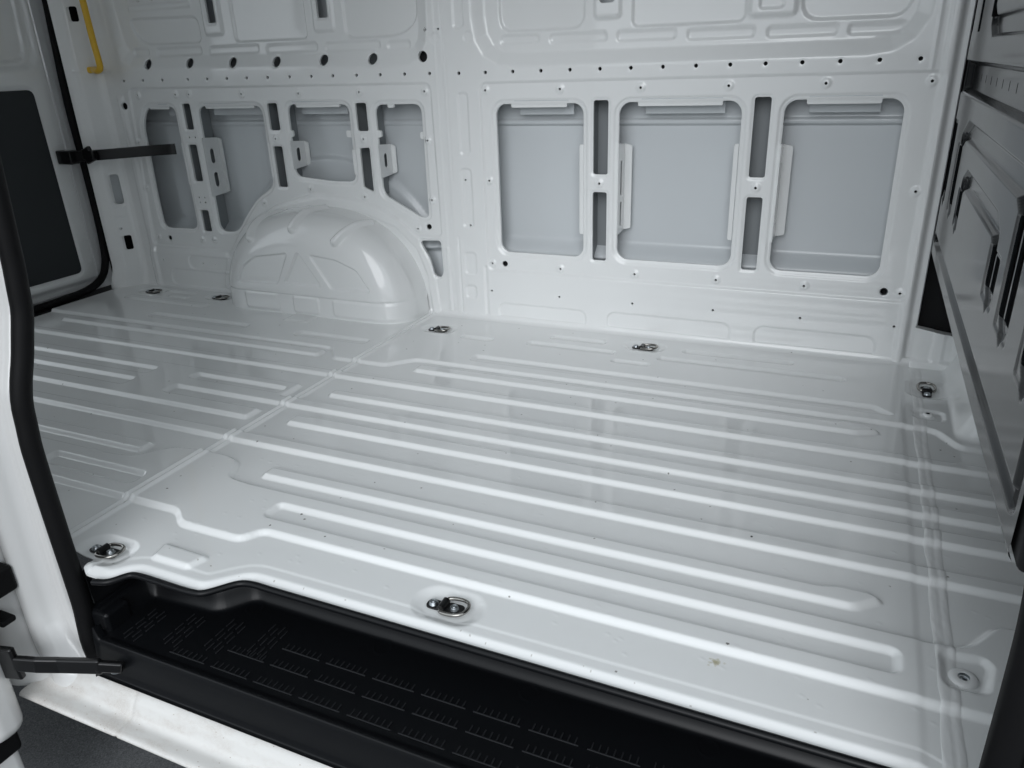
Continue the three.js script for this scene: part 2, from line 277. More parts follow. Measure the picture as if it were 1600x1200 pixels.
// ---- tie-down rings
function tieRing() {
  const g = new THREE.Group(); g.name = 'tie_down_ring';
  const s = new THREE.Shape(rounded([[-0.05, -0.013], [-0.008, -0.013], [0.0, -0.016], [0.034, -0.016], [0.034, 0.016], [0, 0.016], [-0.008, 0.013], [-0.05, 0.013]], 0.011).map(p => new THREE.Vector2(...p)));
  const pl = new THREE.ExtrudeGeometry(s, { depth: 0.003, bevelEnabled: true, bevelSize: 0.0008, bevelThickness: 0.0008, bevelSegments: 2 }); pl.rotateX(-Math.PI / 2); pl.translate(0, 0.001, 0);
  const add = (n, geo, m) => { const q = new THREE.Mesh(geo, m); q.name = n; q.castShadow = q.receiveShadow = true; g.add(q); return q; };
  add('base_plate', pl, blackPaint);
  const sad = new THREE.CylinderGeometry(0.0085, 0.0085, 0.03, 18); sad.rotateX(Math.PI / 2); sad.translate(-0.012, 0.008, 0);
  add('saddle', merge([sad, box(-0.021, -0.003, 0.002, 0.008, -0.015, 0.015, 0.002)]), blackPaint);
  for (const x of [-0.036, 0.014]) {
    const b = [new THREE.LatheGeometry([[0.0001, 0.0125], [0.0035, 0.0125], [0.0042, 0.0115], [0.0046, 0.0095], [0.0062, 0.0095], [0.0066, 0.0115], [0.0085, 0.0105], [0.009, 0.0065], [0.0105, 0.0055], [0.0105, 0.004]].map(p => new THREE.Vector2(...p)), 24)];
    const q = merge(b); q.translate(x, 0, 0); add('bolt', q, zinc);
  }
  const p = [[-0.012, 0.008, -0.012], [-0.012, 0.008, 0.012], [-0.010, 0.008, 0.021], [0.002, 0.009, 0.0255], [0.026, 0.011, 0.025], [0.040, 0.0125, 0.018], [0.046, 0.013, 0.006], [0.046, 0.013, -0.006], [0.040, 0.0125, -0.018], [0.026, 0.011, -0.025], [0.002, 0.009, -0.0255], [-0.010, 0.008, -0.021]];
  add('ring', tube(p, 0.0042, 90, true, 12), chrome);
  return g;
}
const ring0 = tieRing();
RINGS.forEach(([x, z, t], i) => { const r = i ? ring0.clone() : ring0; r.name = numbered('tie_down_ring'); r.position.set(x, floorH(x, z) + 0.0005, z); r.rotation.y = t; r.rotation.z = i === 0 ? 0.0 : 0; r.scale.setScalar(0.84); bay.add(r); });

// ---- side wall panel with its openings
const win = (x0, x1, y0, y1, r) => rect(x0, x1, y0, y1, r, 0.05);
const wins = [win(-1.137, -0.831, 0.256, 0.750, 0.034), win(-0.714, -0.343, 0.258, 0.751, 0.038), win(-0.225, 0.084, 0.256, 0.751, 0.036)];
const RP = (p, r = 0.02) => poly(rounded(p, r), 0.05);
const rwins = [
  RP([[-2.762, 0.69], [-2.72, 0.759], [-2.568, 0.760], [-2.566, 0.264], [-2.765, 0.262], [-2.769, 0.40]], 0.034),
  RP([[-2.445, 0.758], [-2.122, 0.758], [-2.121, 0.455], [-2.215, 0.405], [-2.285, 0.335], [-2.345, 0.263], [-2.445, 0.262]], 0.036),
  RP([[-2.0, 0.760], [-1.724, 0.757], [-1.726, 0.484], [-1.83, 0.482], [-2.006, 0.498]], 0.03),
  RP([[-1.612, 0.754], [-1.422, 0.755], [-1.424, 0.365], [-1.455, 0.362], [-1.60, 0.435], [-1.612, 0.46]], 0.032),
];
const slots = [[-0.797, -0.748, 0.532, 0.758], [-0.798, -0.750, 0.249, 0.476], [-0.309, -0.262, 0.534, 0.760], [-0.309, -0.262, 0.252, 0.476],
[-2.522, -2.481, 0.670, 0.769], [-2.530, -2.485, 0.466, 0.612], [-2.532, -2.488, 0.258, 0.347], [-2.093, -2.045, 0.667, 0.765], [-2.094, -2.049, 0.455, 0.609], [-1.693, -1.646, 0.665, 0.761]].map(a => rect(...a, 0.007));
slots.push(poly(rounded([[-1.693, 0.605], [-1.650, 0.608], [-1.650, 0.448], [-1.694, 0.466]], 0.006)), poly(rounded([[-1.464, 0.279], [-1.377, 0.284], [-1.374, 0.165], [-1.386, 0.143], [-1.410, 0.148], [-1.428, 0.212]], 0.014)));
const tabs = [[-1.082, -0.888], [-0.655, -0.400], [-0.167, 0.026]].map(([a, b]) => rect(a, b, 0.7385, 0.78, 0.003)).concat([[-2.705, -2.60], [-2.405, -2.16], [-1.96, -1.765]].map(([a, b]) => rect(a, b, 0.748, 0.80, 0.003)),
  [[-1.547, 0.755], [-2.005, 0.655], [-1.735, 0.655], [-1.61, 0.655], [-1.423, 0.65]].map(([a, b]) => rect(a - 0.013, a + 0.013, b - 0.012, b + 0.012, 0.006)));
const dimples = [[-1.169, 0.794], [-0.907, 0.793], [-0.646, 0.792], [-0.385, 0.792], [-0.122, 0.793], [0.139, 0.793], [0.144, 0.507], [-0.911, 0.211], [-0.648, 0.212], [-0.382, 0.213], [-0.117, 0.215], [0.148, 0.214], [-1.169, 0.503], [-1.171, 0.213], [-0.774, 0.504], [-0.285, 0.504],
[-2.747, 0.804], [-2.54, 0.803], [-2.47, 0.803], [-2.203, 0.8], [-1.933, 0.797], [-1.666, 0.797], [-1.4, 0.795], [-1.402, 0.634], [-1.402, 0.429], [-1.47, 0.322], [-1.936, 0.451], [-1.669, 0.637], [-2.07, 0.637], [-2.176, 0.389], [-1.69, 0.43], [-2.801, 0.218], [-2.548, 0.22], [-2.48, 0.222], [-2.80, 0.62], [-2.81, 0.43]];
const smallHoles = [[-0.915, 0.111], [-0.652, 0.111], [-0.384, 0.113], [-0.117, 0.113], [0.147, 0.113], [-1.177, 0.112], [-1.262, 0.503], [-1.252, 0.345], [-2.79, 0.12], [-2.559, 0.119], [-2.491, 0.118], [-1.377, 0.985], [-1.330, 0.985], [-2.51, 0.64], [-2.48, 0.64], [-2.52, 0.40], [-2.49, 0.40], [-2.52, 0.38], [-2.49, 0.38], [-2.66, 1.15], [-2.59, 1.15]];
const hrow = []; for (let k = 0; k < 15; k++) hrow.push([-1.262 + 0.0975 * k, 0.8485]);
for (const x of [-2.804, -2.698, -2.592, -2.457, -2.358, -2.259, -2.162, -2.062, -1.961, -1.863, -1.768, -1.667, -1.569, -1.471, -1.373]) hrow.push([x, 0.851 + 0.0085 * Math.max(0, (-x - 1.4) / 1.4)]);
const bigOval = [[-2.662, 0.917], [-2.442, 0.915], [-2.227, 0.911], [-2.02, 0.907], [-1.809, 0.906], [-1.603, 0.903]].map(p => circle(p[0], p[1], 0.0185, 0.03)), bigRound = [circle(-1.395, 0.904, 0.0175), circle(-2.83, 0.763, 0.014), circle(-1.123, 0.214, 0.0105), circle(0.105, 0.215, 0.0115), circle(-1.424, 0.331, 0.0105), circle(-2.738, 0.218, 0.0105)];
const allWins = [...wins, ...rwins];
const hWin = holes([...allWins, ...slots]), hTab = holes(tabs), hSmall = holes([...dimples.map(p => circle(...p, 0.0042)), ...smallHoles.map(p => circle(...p, 0.0042)), ...hrow.map(p => circle(...p, 0.0058)), ...bigOval, ...bigRound, rect(-0.785, -0.735, 1.03, 1.2, 0.012), rect(-2.322, -2.283, 1.05, 1.24, 0.006), rect(-1.818, -1.774, 1.042, 1.24, 0.006), rect(-2.33, -2.28, 1.4, 1.5)]);
const wallKeep = (x, y) => { let d = hWin(x, y); if (d < 0.02) d = Math.max(d, -hTab(x, y)); return Math.min(d, hSmall(x, y)); };
const grow = (s, g) => ({ bb: [s.bb[0] - g, s.bb[1] + g, s.bb[2] - g, s.bb[3] + g], f: (x, y) => s.f(x, y) - g });
const upFront = RP([[-1.19, 0.882], [0.102, 0.882], [0.102, 1.6], [-1.19, 1.6]], 0.13), upRear = RP([[-2.80, 0.93], [-1.395, 0.897], [-1.385, 1.6], [-2.86, 1.6]], 0.10);
const wallFs = [
  F(rect(-1.187, 0.168, 0.189, 0.817, 0.022), -0.006, 0.006),
  F(RP([[-2.79, 0.830], [-1.375, 0.820], [-1.371, 0.297], [-1.475, 0.297], [-1.60, 0.385], [-1.75, 0.425], [-1.93, 0.435], [-2.12, 0.385], [-2.27, 0.29], [-2.36, 0.185], [-2.835, 0.185]], 0.022), -0.006, 0.006),
  ...allWins.map(s => F(grow(s, 0.013), -0.0045, 0.006)), ...allWins.map(s => F(grow(s, 0.001), -0.004, 0.009)), ...slots.map(s => F(grow(s, 0.0055), -0.0035, 0.006)),
  ...dimples.map(p => F(circle(...p, 0.0125), 0.0038, 0.007)), ...hrow.map(p => F(circle(...p, 0.0075), -0.0008, 0.004)), ...bigOval.map(s => F(grow(s, 0.003), -0.003, 0.008)), ...bigRound.map(s => F(grow(s, 0.002), -0.0015, 0.005)),
  F(upFront, -0.028, 0.05), F(upRear, -0.024, 0.06),
  F(RP([[-1.118, 0.967], [-0.835, 0.965], [-0.833, 1.6], [-1.118, 1.6]], 0.045), -0.008, 0.010), F(rect(-0.683, -0.357, 0.961, 1.6, 0.02), -0.008, 0.010), F(RP([[-0.207, 0.956], [0.05, 0.954], [0.075, 1.02], [0.085, 1.6], [-0.209, 1.6]], 0.05), -0.008, 0.010),
  F(rect(-0.80, -0.72, 0.99, 1.6, 0.012), 0.010, 0.014), F(rect(-0.345, -0.222, 0.972, 1.6, 0.012), 0.010, 0.014), F(rect(-0.318, -0.255, 0.99, 1.6, 0.008), -0.006, 0.01),
  F(RP([[-2.735, 1.084], [-2.378, 1.077], [-2.374, 0.985], [-2.66, 0.99], [-2.71, 1.02]], 0.03), -0.008, 0.009), F(RP([[-2.212, 1.6], [-2.206, 0.981], [-1.877, 0.979], [-1.879, 1.6]], 0.02), -0.008, 0.009), F(RP([[-1.72, 1.6], [-1.71, 0.972], [-1.49, 0.972], [-1.42, 1.01], [-1.41, 1.6]], 0.04), -0.008, 0.009),
  F(rect(-2.345, -2.258, 1.01, 1.6, 0.01), 0.008, 0.014), F(rect(-1.838, -1.752, 1.0, 1.6, 0.01), 0.008, 0.014), F(rect(-2.328, -2.278, 1.044, 1.6, 0.008), -0.004, 0.007), F(rect(-1.824, -1.77, 1.036, 1.6, 0.008), -0.004, 0.007),
  F(rect(-2.72, -2.40, 1.11, 1.13, 0.006), 0.004, 0.008), F(rect(-2.72, -2.40, 1.145, 1.175, 0.006), 0.004, 0.008),
  ...[[-1.117, -0.985, 0.930, 0.955], [-0.947, -0.764, 0.928, 0.952], [-0.729, -0.553, 0.924, 0.951], [-0.517, -0.329, 0.919, 0.946], [-0.293, -0.11, 0.916, 0.942], [-0.082, 0.055, 0.914, 0.939],
  [-2.74, -2.659, 0.950, 0.976], [-2.618, -2.383, 0.945, 0.973], [-2.345, -2.105, 0.942, 0.969], [-2.066, -1.838, 0.938, 0.965], [-1.802, -1.574, 0.934, 0.961], [-1.542, -1.454, 0.932, 0.956]].map(a => F(rect(...a, 0.01), -0.0055, 0.011)),
  ...[[-1.272, -1.236, 0.588, 0.788], [-1.277, -1.237, 0.340, 0.541], [-1.280, -1.236, 0.168, 0.247], [-1.282, -1.240, 0.078, 0.124], [-1.272, -1.236, 0.985, 1.3]].map(a => F(rect(...a, 0.012), -0.0045, 0.007)),
  ...[[-1.152, -0.817, 0.006, 0.069], [-0.740, -0.326, 0.006, 0.073], [-0.250, 0.104, 0.006, 0.074], [-2.76, -2.40, 0.01, 0.084], [-2.64, -2.38, 0.092, 0.15]].map(a => F(rect(...a, 0.028), -0.0042, 0.006)),
  F(rect(-1.345, -1.322, -0.1, 2, 0.002), -0.002, 0.006), F(rect(-1.303, -1.300, -0.1, 0.30, 0.001), -0.004, 0.004), F(rect(-1.312, -1.308, 0.5, 2, 0.001), -0.0016, 0.005), F(rect(-1.205, -1.193, -0.1, 0.20, 0.002), -0.004, 0.008), F(rect(-1.355, -1.345, 0.02, 0.26, 0.002), 0.003, 0.008), F(rect(-1.296, -1.292, -0.1, 0.29), 0.002, 0.006),
  F(rect(0.158, 0.180, -0.1, 2, 0.004), 0.0075, 0.012), F(rect(0.187, 0.30, -0.1, 2), -0.008, 0.012), F(rect(0.128, 0.136, 0.82, 2, 0.002), 0.003, 0.008),
  F(circle(-1.345, 0.958, 0.017), -0.002, 0.005), F(circle(-1.222, 0.958, 0.016), -0.002, 0.005),
  F(line([[-2.44, 0.03], [-2.40, 0.15], [-2.30, 0.275], [-2.126, 0.362], [-1.9, 0.405], [-1.72, 0.393], [-1.555, 0.34], [-1.465, 0.26], [-1.425, 0.155], [-1.412, 0.0]], 0.016), 0.004, 0.008),
  F(rect(-2.86, -2.83, 0.0, 0.8, 0.004), 0.006, 0.02), F(rect(-2.87, -2.40, -0.1, 0.165, 0.03), 0.008, 0.025),
];
const wallR = relief(wallFs), wallH = (x, y) => wallR(x, y) + wob(x, y, 0.00018, 4.5);
const sideWall = part('side_wall', sheet({ u: [-2.87, 0.206], v: [-0.02, 1.26], d: 0.0034, H: wallH, keep: wallKeep, map: (a, b, h) => [a, b, h], back: 0.009 }), paint, bay);
const holeCupGeo = new THREE.LatheGeometry([[0.0085, 0], [0.0085, 0.016], [0.0001, 0.016]].map(p => new THREE.Vector2(...p)), 10); holeCupGeo.rotateX(-Math.PI / 2);  // near-black cups behind the holes; the shade inside is in their colour
for (const [x, y] of [...dimples, ...smallHoles, ...hrow, [-1.123, 0.214], [0.105, 0.215], [-1.424, 0.331], [-2.738, 0.218]]) { const n = part('dark_hole_cup', holeCupGeo, cabDark, sideWall); n.position.set(x, y, wallH(x, y) - 0.0015); }
for (const p of [[-1.395, 0.904], [-2.83, 0.763]]) { const n = part('dark_hole_cup', holeCupGeo, cabDark, sideWall); n.scale.set(2.3, 2.3, 1.6); n.position.set(p[0], p[1], wallH(...p) - 0.002); }
// brackets folded behind the window openings
function slottedPlate(w, h, holesYZ, t = 0.0025) {
  const s = new THREE.Shape(rounded([[0, 0], [w, 0.006], [w, h - 0.006], [0, h]], 0.006).map(p => new THREE.Vector2(...p)));
  for (const [cx, cy, hl] of holesYZ) { const p = new THREE.Path(); p.absarc(cx, cy + hl, 0.0115, 0, Math.PI, false); p.absarc(cx, cy - hl, 0.0115, Math.PI, Math.PI * 2, false); s.holes.push(p); }
  return new THREE.ExtrudeGeometry(s, { depth: t, bevelEnabled: true, bevelSize: 0.0008, bevelThickness: 0.0008, bevelSegments: 1, curveSegments: 10 });
}
function bracket(x, y0, y1, depth, slotsY, lip) {      // plate running back from the opening's edge, with a foot on the skin
  const p = slottedPlate(depth, y1 - y0, slotsY.map(([f, l]) => [depth * 0.5, (y1 - y0) * f, l])); p.rotateY(Math.PI / 2); p.translate(x, y0, -0.004);
  const foot = slottedPlate(lip, y1 - y0 - 0.012, []); foot.translate(x, y0 + 0.006, -depth - 0.006);
  part('bracket', merge([p, foot]), paint, sideWall);
}
bracket(-2.449, 0.405, 0.638, 0.088, [[0.68, 0.018], [0.28, 0.018]], 0.02);
bracket(-2.006, 0.524, 0.628, 0.085, [[0.5, 0.014]], 0.02);
bracket(-1.611, 0.500, 0.618, 0.085, [[0.5, 0.014]], 0.02);
bracket(-0.714, 0.338, 0.628, 0.075, [[0.62, 0.045], [0.22, 0.03]], 0.026);
bracket(-0.226, 0.342, 0.630, 0.07, [[0.5, 0.08]], 0.03);
for (const [x, y0, y1, s] of [[-0.842, 0.335, 0.625, 1], [-0.356, 0.342, 0.630, 1], [-2.118, 0.33 + 0.16, 0.62, 1], [-1.727, 0.51, 0.6, 1], [-2.566, 0.45, 0.62, 1]]) part('folded_flange', merge([box(x, x + 0.012, y0, y1, -0.013, -0.0095, 0.0012), box(x - 0.002, x + 0.0005, y0 + 0.004, y1 - 0.004, -0.05, -0.010, 0.001)]), paint, sideWall);
for (const [a, b, y] of [[-1.057, -0.869, 0.742], [-0.636, -0.394, 0.742], [-0.160, 0.026, 0.742], [-2.38, -2.12, 0.75], [-2.62, -2.57, 0.75], [-1.95, -1.74, 0.75]]) part('bracket', merge([box(a * 1.0125, b * 1.0125, y - 0.029, y + 0.02, -0.064, -0.060, 0.0015), box(a * 1.0125, b * 1.0125, y + 0.016, y + 0.02, -0.064, -0.01, 0.0015)]), shadedSkinPaint, sideWall);
for (const [x, y0, y1] of [[-0.773, 0.235, 0.772], [-0.2855, 0.238, 0.774], [-2.506, 0.246, 0.78], [-2.07, 0.44, 0.778], [-1.67, 0.435, 0.774]]) part('pillar_section', merge([box(x - 0.036, x - 0.034, y0, y1, -0.096, -0.009, 0.0005), box(x + 0.034, x + 0.036, y0, y1, -0.096, -0.009, 0.0005), box(x - 0.0345, x + 0.0345, y1 - 0.002, y1, -0.096, -0.009, 0.0005), box(x - 0.0345, x + 0.0345, y0, y0 + 0.002, -0.096, -0.009, 0.0005), box(x - 0.0345, x + 0.0345, y0, y1, -0.094, -0.092, 0.0005)]), slotShadeGrey, sideWall);
// outer skin seen through the openings
const archRing = circle(-1.9, 0.06, 0.50, 0.1);
function skinZ(x, y) {
  let z = -0.104;
  z += 0.010 * sstep((y - 0.676) / 0.004) * (x > -1.35 ? 1 : 0.4) - 0.006 * sstep((y - 0.692) / 0.006);
  z += 0.045 * sstep((0.30 - y) / 0.055) * 1.0 - 0.03 * sstep((0.245 - y) / 0.02);
  if (x < -1.3) { const d = archRing.f(x, y); z += 0.016 * sstep(0.5 - d / 0.02) ; }
  return z + wob(x, y, 0.0004, 3);
}
part('outer_skin', merge([sheet({ u: [-2.95, 0.206], v: [0.0, 1.26], d: 0.012, dv: 0.004, H: skinZ, map: (a, b, h) => [a, b, h] }), box(-2.95, 0.205, 1.255, 1.27, -0.12, -0.012), box(-2.95, 0.2, -0.03, -0.02, -0.12, 0), box(-2.95, -2.94, 0, 1.26, -0.12, -0.02), box(0.204, 0.21, 0, 1.26, -0.12, -0.02)]), shadedSkinPaint, sideWall);

// ---- wheel arch
{
  const cx = -1.892, AX = 0.447, AY = 0.392, D = 0.184, nP = 400, nT = 250, pos = [], uv = [], idx = [];
  const ribs = [[2.18, 1.98, 0.10, 0.47], [1.62, 1.48, 0.10, 0.48], [1.10, 1.02, 0.10, 0.50]];
  const tris = [R([[-2.205, 0.115], [-2.175, 0.175], [-2.10, 0.22], [-1.995, 0.235], [-1.94, 0.243], [-2.008, 0.118]], 0.012), R([[-1.972, 0.125], [-1.89, 0.252], [-1.800, 0.125]], 0.014), R([[-1.84, 0.243], [-1.72, 0.231], [-1.635, 0.198], [-1.582, 0.12], [-1.755, 0.118]], 0.014)];
  const faceFs = relief(tris.map(s => F(s, -0.0075, 0.0065)));
  const pads = relief([F(rect(-2.18, -2.02, 0.012, 0.078, 0.012), 0.006, 0.012), F(rect(-1.945, -1.825, 0.012, 0.076, 0.012), 0.006, 0.012), F(rect(-1.758, -1.2, 0.012, 0.074, 0.012), 0.006, 0.014)]);
  for (let i = 0; i <= nP; i++) {
    const ph = -0.06 + (Math.PI + 0.12) * i / nP, c = Math.cos(ph), s = Math.sin(ph);
    const e = 2.25, rr = Math.pow(Math.pow(Math.abs(c), e) + Math.pow(Math.abs(s), e), -1 / e);
    for (let j = 0; j <= nT; j++) {
      const t = j / nT; let k, z;                        // k: scale toward the centre, z: depth
      const rC = 0.115, kC = 0.30;                       // shoulder radius in depth and in scale
      if (t < 0.25) { z = (D - rC) * t / 0.25; k = 1 - 0.015 * t / 0.25; }
      else if (t < 0.62) { const a = (t - 0.25) / 0.37 * Math.PI / 2; z = D - rC + rC * Math.sin(a); k = 0.985 - kC * (1 - Math.cos(a)); }
      else { z = D; k = (0.985 - kC) * (1 - (t - 0.62) / 0.38); }
      let x = cx + AX * rr * c * k, y = AY * rr * s * k;
      // lower the shoulder towards the floor: keep the ends fuller near y = 0
      const an = t < 0.25 ? 0 : t < 0.62 ? (t - 0.25) / 0.37 * Math.PI / 2 : Math.PI / 2, nr = Math.cos(an), nz = Math.sin(an);
      for (const [pb, pt, t0, t1] of ribs) { const f = Math.max(0, Math.min(1, (t1 - t) / (t1 - t0))), q = Math.hypot((ph - pb - (pt - pb) * f) * 0.41 * k, t < t0 ? (t - t0) * 0.4 : t > t1 ? (t - t1) * 0.45 : 0), rad = 0.0205 - 0.007 * f; if (q < rad) { const w = 0.021 * (1 - 0.40 * f) * sstep((1 - q / rad) * 1.25); z += w * nz; x += w * nr * c; y += w * nr * s; } }
      if (z > D * 0.6) { z += faceFs(x, y); }
      const low = sstep((0.086 - y) / 0.008); z -= 0.007 * low * sstep(z / 0.06); if (y < 0.085) { z += pads(x, y) * low * (c < 0 ? 1 : 1); }
      pos.push(x, y, z); uv.push(x, y);
    }
  }
  for (let i = 0; i < nP; i++) for (let j = 0; j < nT; j++) { const a = i * (nT + 1) + j, b = a + 1, c = a + nT + 1, d = c + 1; idx.push(a, c, b, b, c, d); }
  const g = new THREE.BufferGeometry(); g.setAttribute('position', new THREE.Float32BufferAttribute(pos, 3)); g.setAttribute('uv', new THREE.Float32BufferAttribute(uv, 2)); g.setIndex(idx); g.computeVertexNormals();
  part('wheel_arch', g, paint, bay);
}

// ---- rear pillar between side wall and rear door
{
  const prof = [[-3.012, 0.098], [-3.0, 0.094], [-2.972, 0.078], [-2.962, 0.070], [-2.93, 0.018], [-2.922, 0.008], [-2.905, 0.002], [-2.866, 0.0]];
  const L = [0]; for (let i = 1; i < prof.length; i++) L.push(L[i - 1] + Math.hypot(prof[i][0] - prof[i - 1][0], prof[i][1] - prof[i - 1][1]));
  const at = s => { let i = 1; while (i < prof.length - 1 && L[i] < s) i++; const t = (s - L[i - 1]) / (L[i] - L[i - 1]); return [prof[i - 1][0] + (prof[i][0] - prof[i - 1][0]) * t, prof[i - 1][1] + (prof[i][1] - prof[i - 1][1]) * t]; };
  const tot = L[L.length - 1];
  const hp = holes([rect(0.062, 0.100, 1.085, 1.14, 0.008), rect(0.066, 0.110, 0.365, 0.49, 0.012), rect(0.070, 0.110, 0.165, 0.228, 0.008), circle(0.075, 0.26, 0.006)]);
  const rf = relief([F(rect(0.061, 0.115, 0.355, 0.50, 0.016), -0.003, 0.006), F(rect(0.03, tot + 0.1, 0.895, 0.905), 0.002, 0.006), F(rect(0.058, 0.118, 0.91, 1.3, 0.004), -0.002, 0.006), F(rect(0.058, 0.118, -0.1, 0.31, 0.004), 0.0015, 0.006)]);
  part('rear_pillar', sheet({ u: [0, tot], v: [-0.01, 1.26], d: 0.003, H: (a, b) => rf(a, b), keep: hp, map: (a, b, h) => { const p = at(a), f = sstep((0.10 - b) / 0.10); return [p[0] - f * 0.012, b, p[1] + h + f * 0.02 * (1 - a / tot)]; }, back: 0.012 }), paint, bay);
  { const q = new RoundedBoxGeometry(0.004, 0.17, 0.07, 1, 0.0015); q.rotateY(-0.55); q.translate(-2.975, 0.43, 0.026); part('pillar_gusset', q, shadedSkinPaint, bay); }
  part('pillar_dark_backing', merge([box(-3.06, -3.03, 0.0, 1.94, -0.1, 0.07, 0.002), box(-3.05, -2.86, 0.0, 1.26, -0.09, -0.06, 0.002)]), cabDark, bay);  // near-black boxes added behind the pillar holes so they read as dark
}

// ---- grab handle and door check strap
part('grab_handle', merge([tube([[-2.85, 1.62, 0.075], [-2.848, 1.3, 0.075], [-2.843, 1.16, 0.075], [-2.836, 1.0, 0.075], [-2.832, 0.935, 0.074], [-2.836, 0.910, 0.072], [-2.856, 0.902, 0.068], [-2.89, 0.904, 0.056], [-2.925, 0.906, 0.030]], 0.0125, 90), box(-2.945, -2.905, 0.893, 0.918, 0.012, 0.05, 0.008)]), yellow, bay, 'yellow tubular grab handle on the rear pillar');
{
  const g = partGroup('check_strap', bay, 'black door check strap between rear door and pillar');
  const c3 = new THREE.CatmullRomCurve3([[-3.07, 0.573, 0.165], [-2.9, 0.581, 0.120], [-2.75, 0.589, 0.073], [-2.66, 0.594, 0.044], [-2.61, 0.595, 0.018], [-2.592, 0.595, 0.0]].map(p => new THREE.Vector3(...p)));
  const cs = new THREE.Shape(rounded([[-0.0035, -0.021], [0.0035, -0.021], [0.0035, 0.021], [-0.0035, 0.021]], 0.003).map(p => new THREE.Vector2(...p)));
  const bp = [], bi = [], NS = 40, ring = cs.getPoints(); const mR = ring.length;
  for (let i = 0; i <= NS; i++) { const p = c3.getPoint(i / NS), t = c3.getTangent(i / NS), nn = new THREE.Vector3(0, 1, 0).cross(t).normalize(); for (const q of ring) { const e = Math.abs(q.y) > 0.012 ? 1 : 1; bp.push(p.x + nn.x * q.x * e, p.y + q.y, p.z + nn.z * q.x * e); } }
  for (let i = 0; i < NS; i++) for (let k = 0; k < mR; k++) { const a = i * mR + k, b2 = i * mR + (k + 1) % mR; bi.push(a, a + mR, b2, b2, a + mR, b2 + mR); }
  const bar = new THREE.BufferGeometry(); bar.setAttribute('position', new THREE.Float32BufferAttribute(bp, 3)); bar.setAttribute('uv', new THREE.Float32BufferAttribute(new Float32Array(bp.length / 3 * 2), 2)); bar.setIndex(bi); bar.computeVertexNormals();
  part('strap_bar', bar, blackPaint, g);
  part('strap_bracket', merge([box(-3.085, -3.0, 0.546, 0.602, 0.135, 0.178, 0.006), box(-3.105, -3.07, 0.553, 0.595, 0.145, 0.175, 0.006)]), blackPaint, g);
  const c = new RoundedBoxGeometry(0.05, 0.062, 0.018, 2, 0.006); c.rotateZ(0.35); c.translate(-2.935, 0.582, 0.14);
  part('strap_clip', merge([c, box(-2.965, -2.90, 0.563, 0.60, 0.128, 0.15, 0.006)]), blackPaint, g);
}

// ---- rear door
{
  const dz = [0.08, 0.80], fs = relief([F(RP([[0.185, 0.078], [0.76, 0.078], [0.76, 0.852], [0.20, 0.852]], 0.035), -0.006, 0.012), F(RP([[0.150, 0.92], [0.78, 0.92], [0.78, 1.62], [0.130, 1.62]], 0.08), -0.014, 0.03), F(RP([[0.19, 0.945], [0.76, 0.945], [0.76, 1.6], [0.155, 1.6]], 0.06), -0.008, 0.008), F(rect(0.05, 0.118, -0.1, 1.8, 0.01), -0.018, 0.018), F(rect(0.05, 1.7, -0.1, 0.045, 0.01), -0.018, 0.02), F(rect(0.125, 0.17, 0.13, 0.22, 0.02), -0.003, 0.008), F(rect(0.785, 0.83, -0.1, 2.1), -0.03, 0.012)]);
  const door = part('rear_door', merge([sheet({ u: dz, v: [0.012, 1.94], d: 0.006, H: (a, b) => fs(a, b) + wob(a, b, 0.0002, 4), map: (a, b, h) => [-3.085 + h, b, a], flip: true }), box(-3.16, -3.12, -0.02, 1.98, 0.0, 0.82)]), paint, bay, 'white rear door with a flat black inner panel');
  const s = new THREE.Shape(rounded([[0.195, 0.090], [0.745, 0.090], [0.745, 0.838], [0.205, 0.838]], 0.025).map(p => new THREE.Vector2(...p)));
  const pg = new THREE.ExtrudeGeometry(s, { depth: 0.004, bevelEnabled: true, bevelSize: 0.002, bevelThickness: 0.002, bevelSegments: 2 }); pg.rotateY(-Math.PI / 2); pg.translate(-3.086, 0, 0);
  part('door_panel', pg, matteBlack, door);
  part('door_seal', tube([[-3.035, 1.72, 0.07], [-3.035, 1.165, 0.084], [-3.035, 0.786, 0.100], [-3.035, 0.50, 0.094], [-3.035, 0.20, 0.098], [-3.035, 0.11, 0.112], [-3.035, 0.055, 0.145], [-3.035, 0.025, 0.21], [-3.035, 0.012, 0.32], [-3.035, 0.008, 0.8], [-3.035, 0.008, 1.6]], 0.016, 160), rubber, bay, 'black rubber seal around the rear door');
  part('rear_sill', box(-3.10, -2.996, -0.03, -0.004, 0.06, 1.64, 0.006), rubber, bay);
}

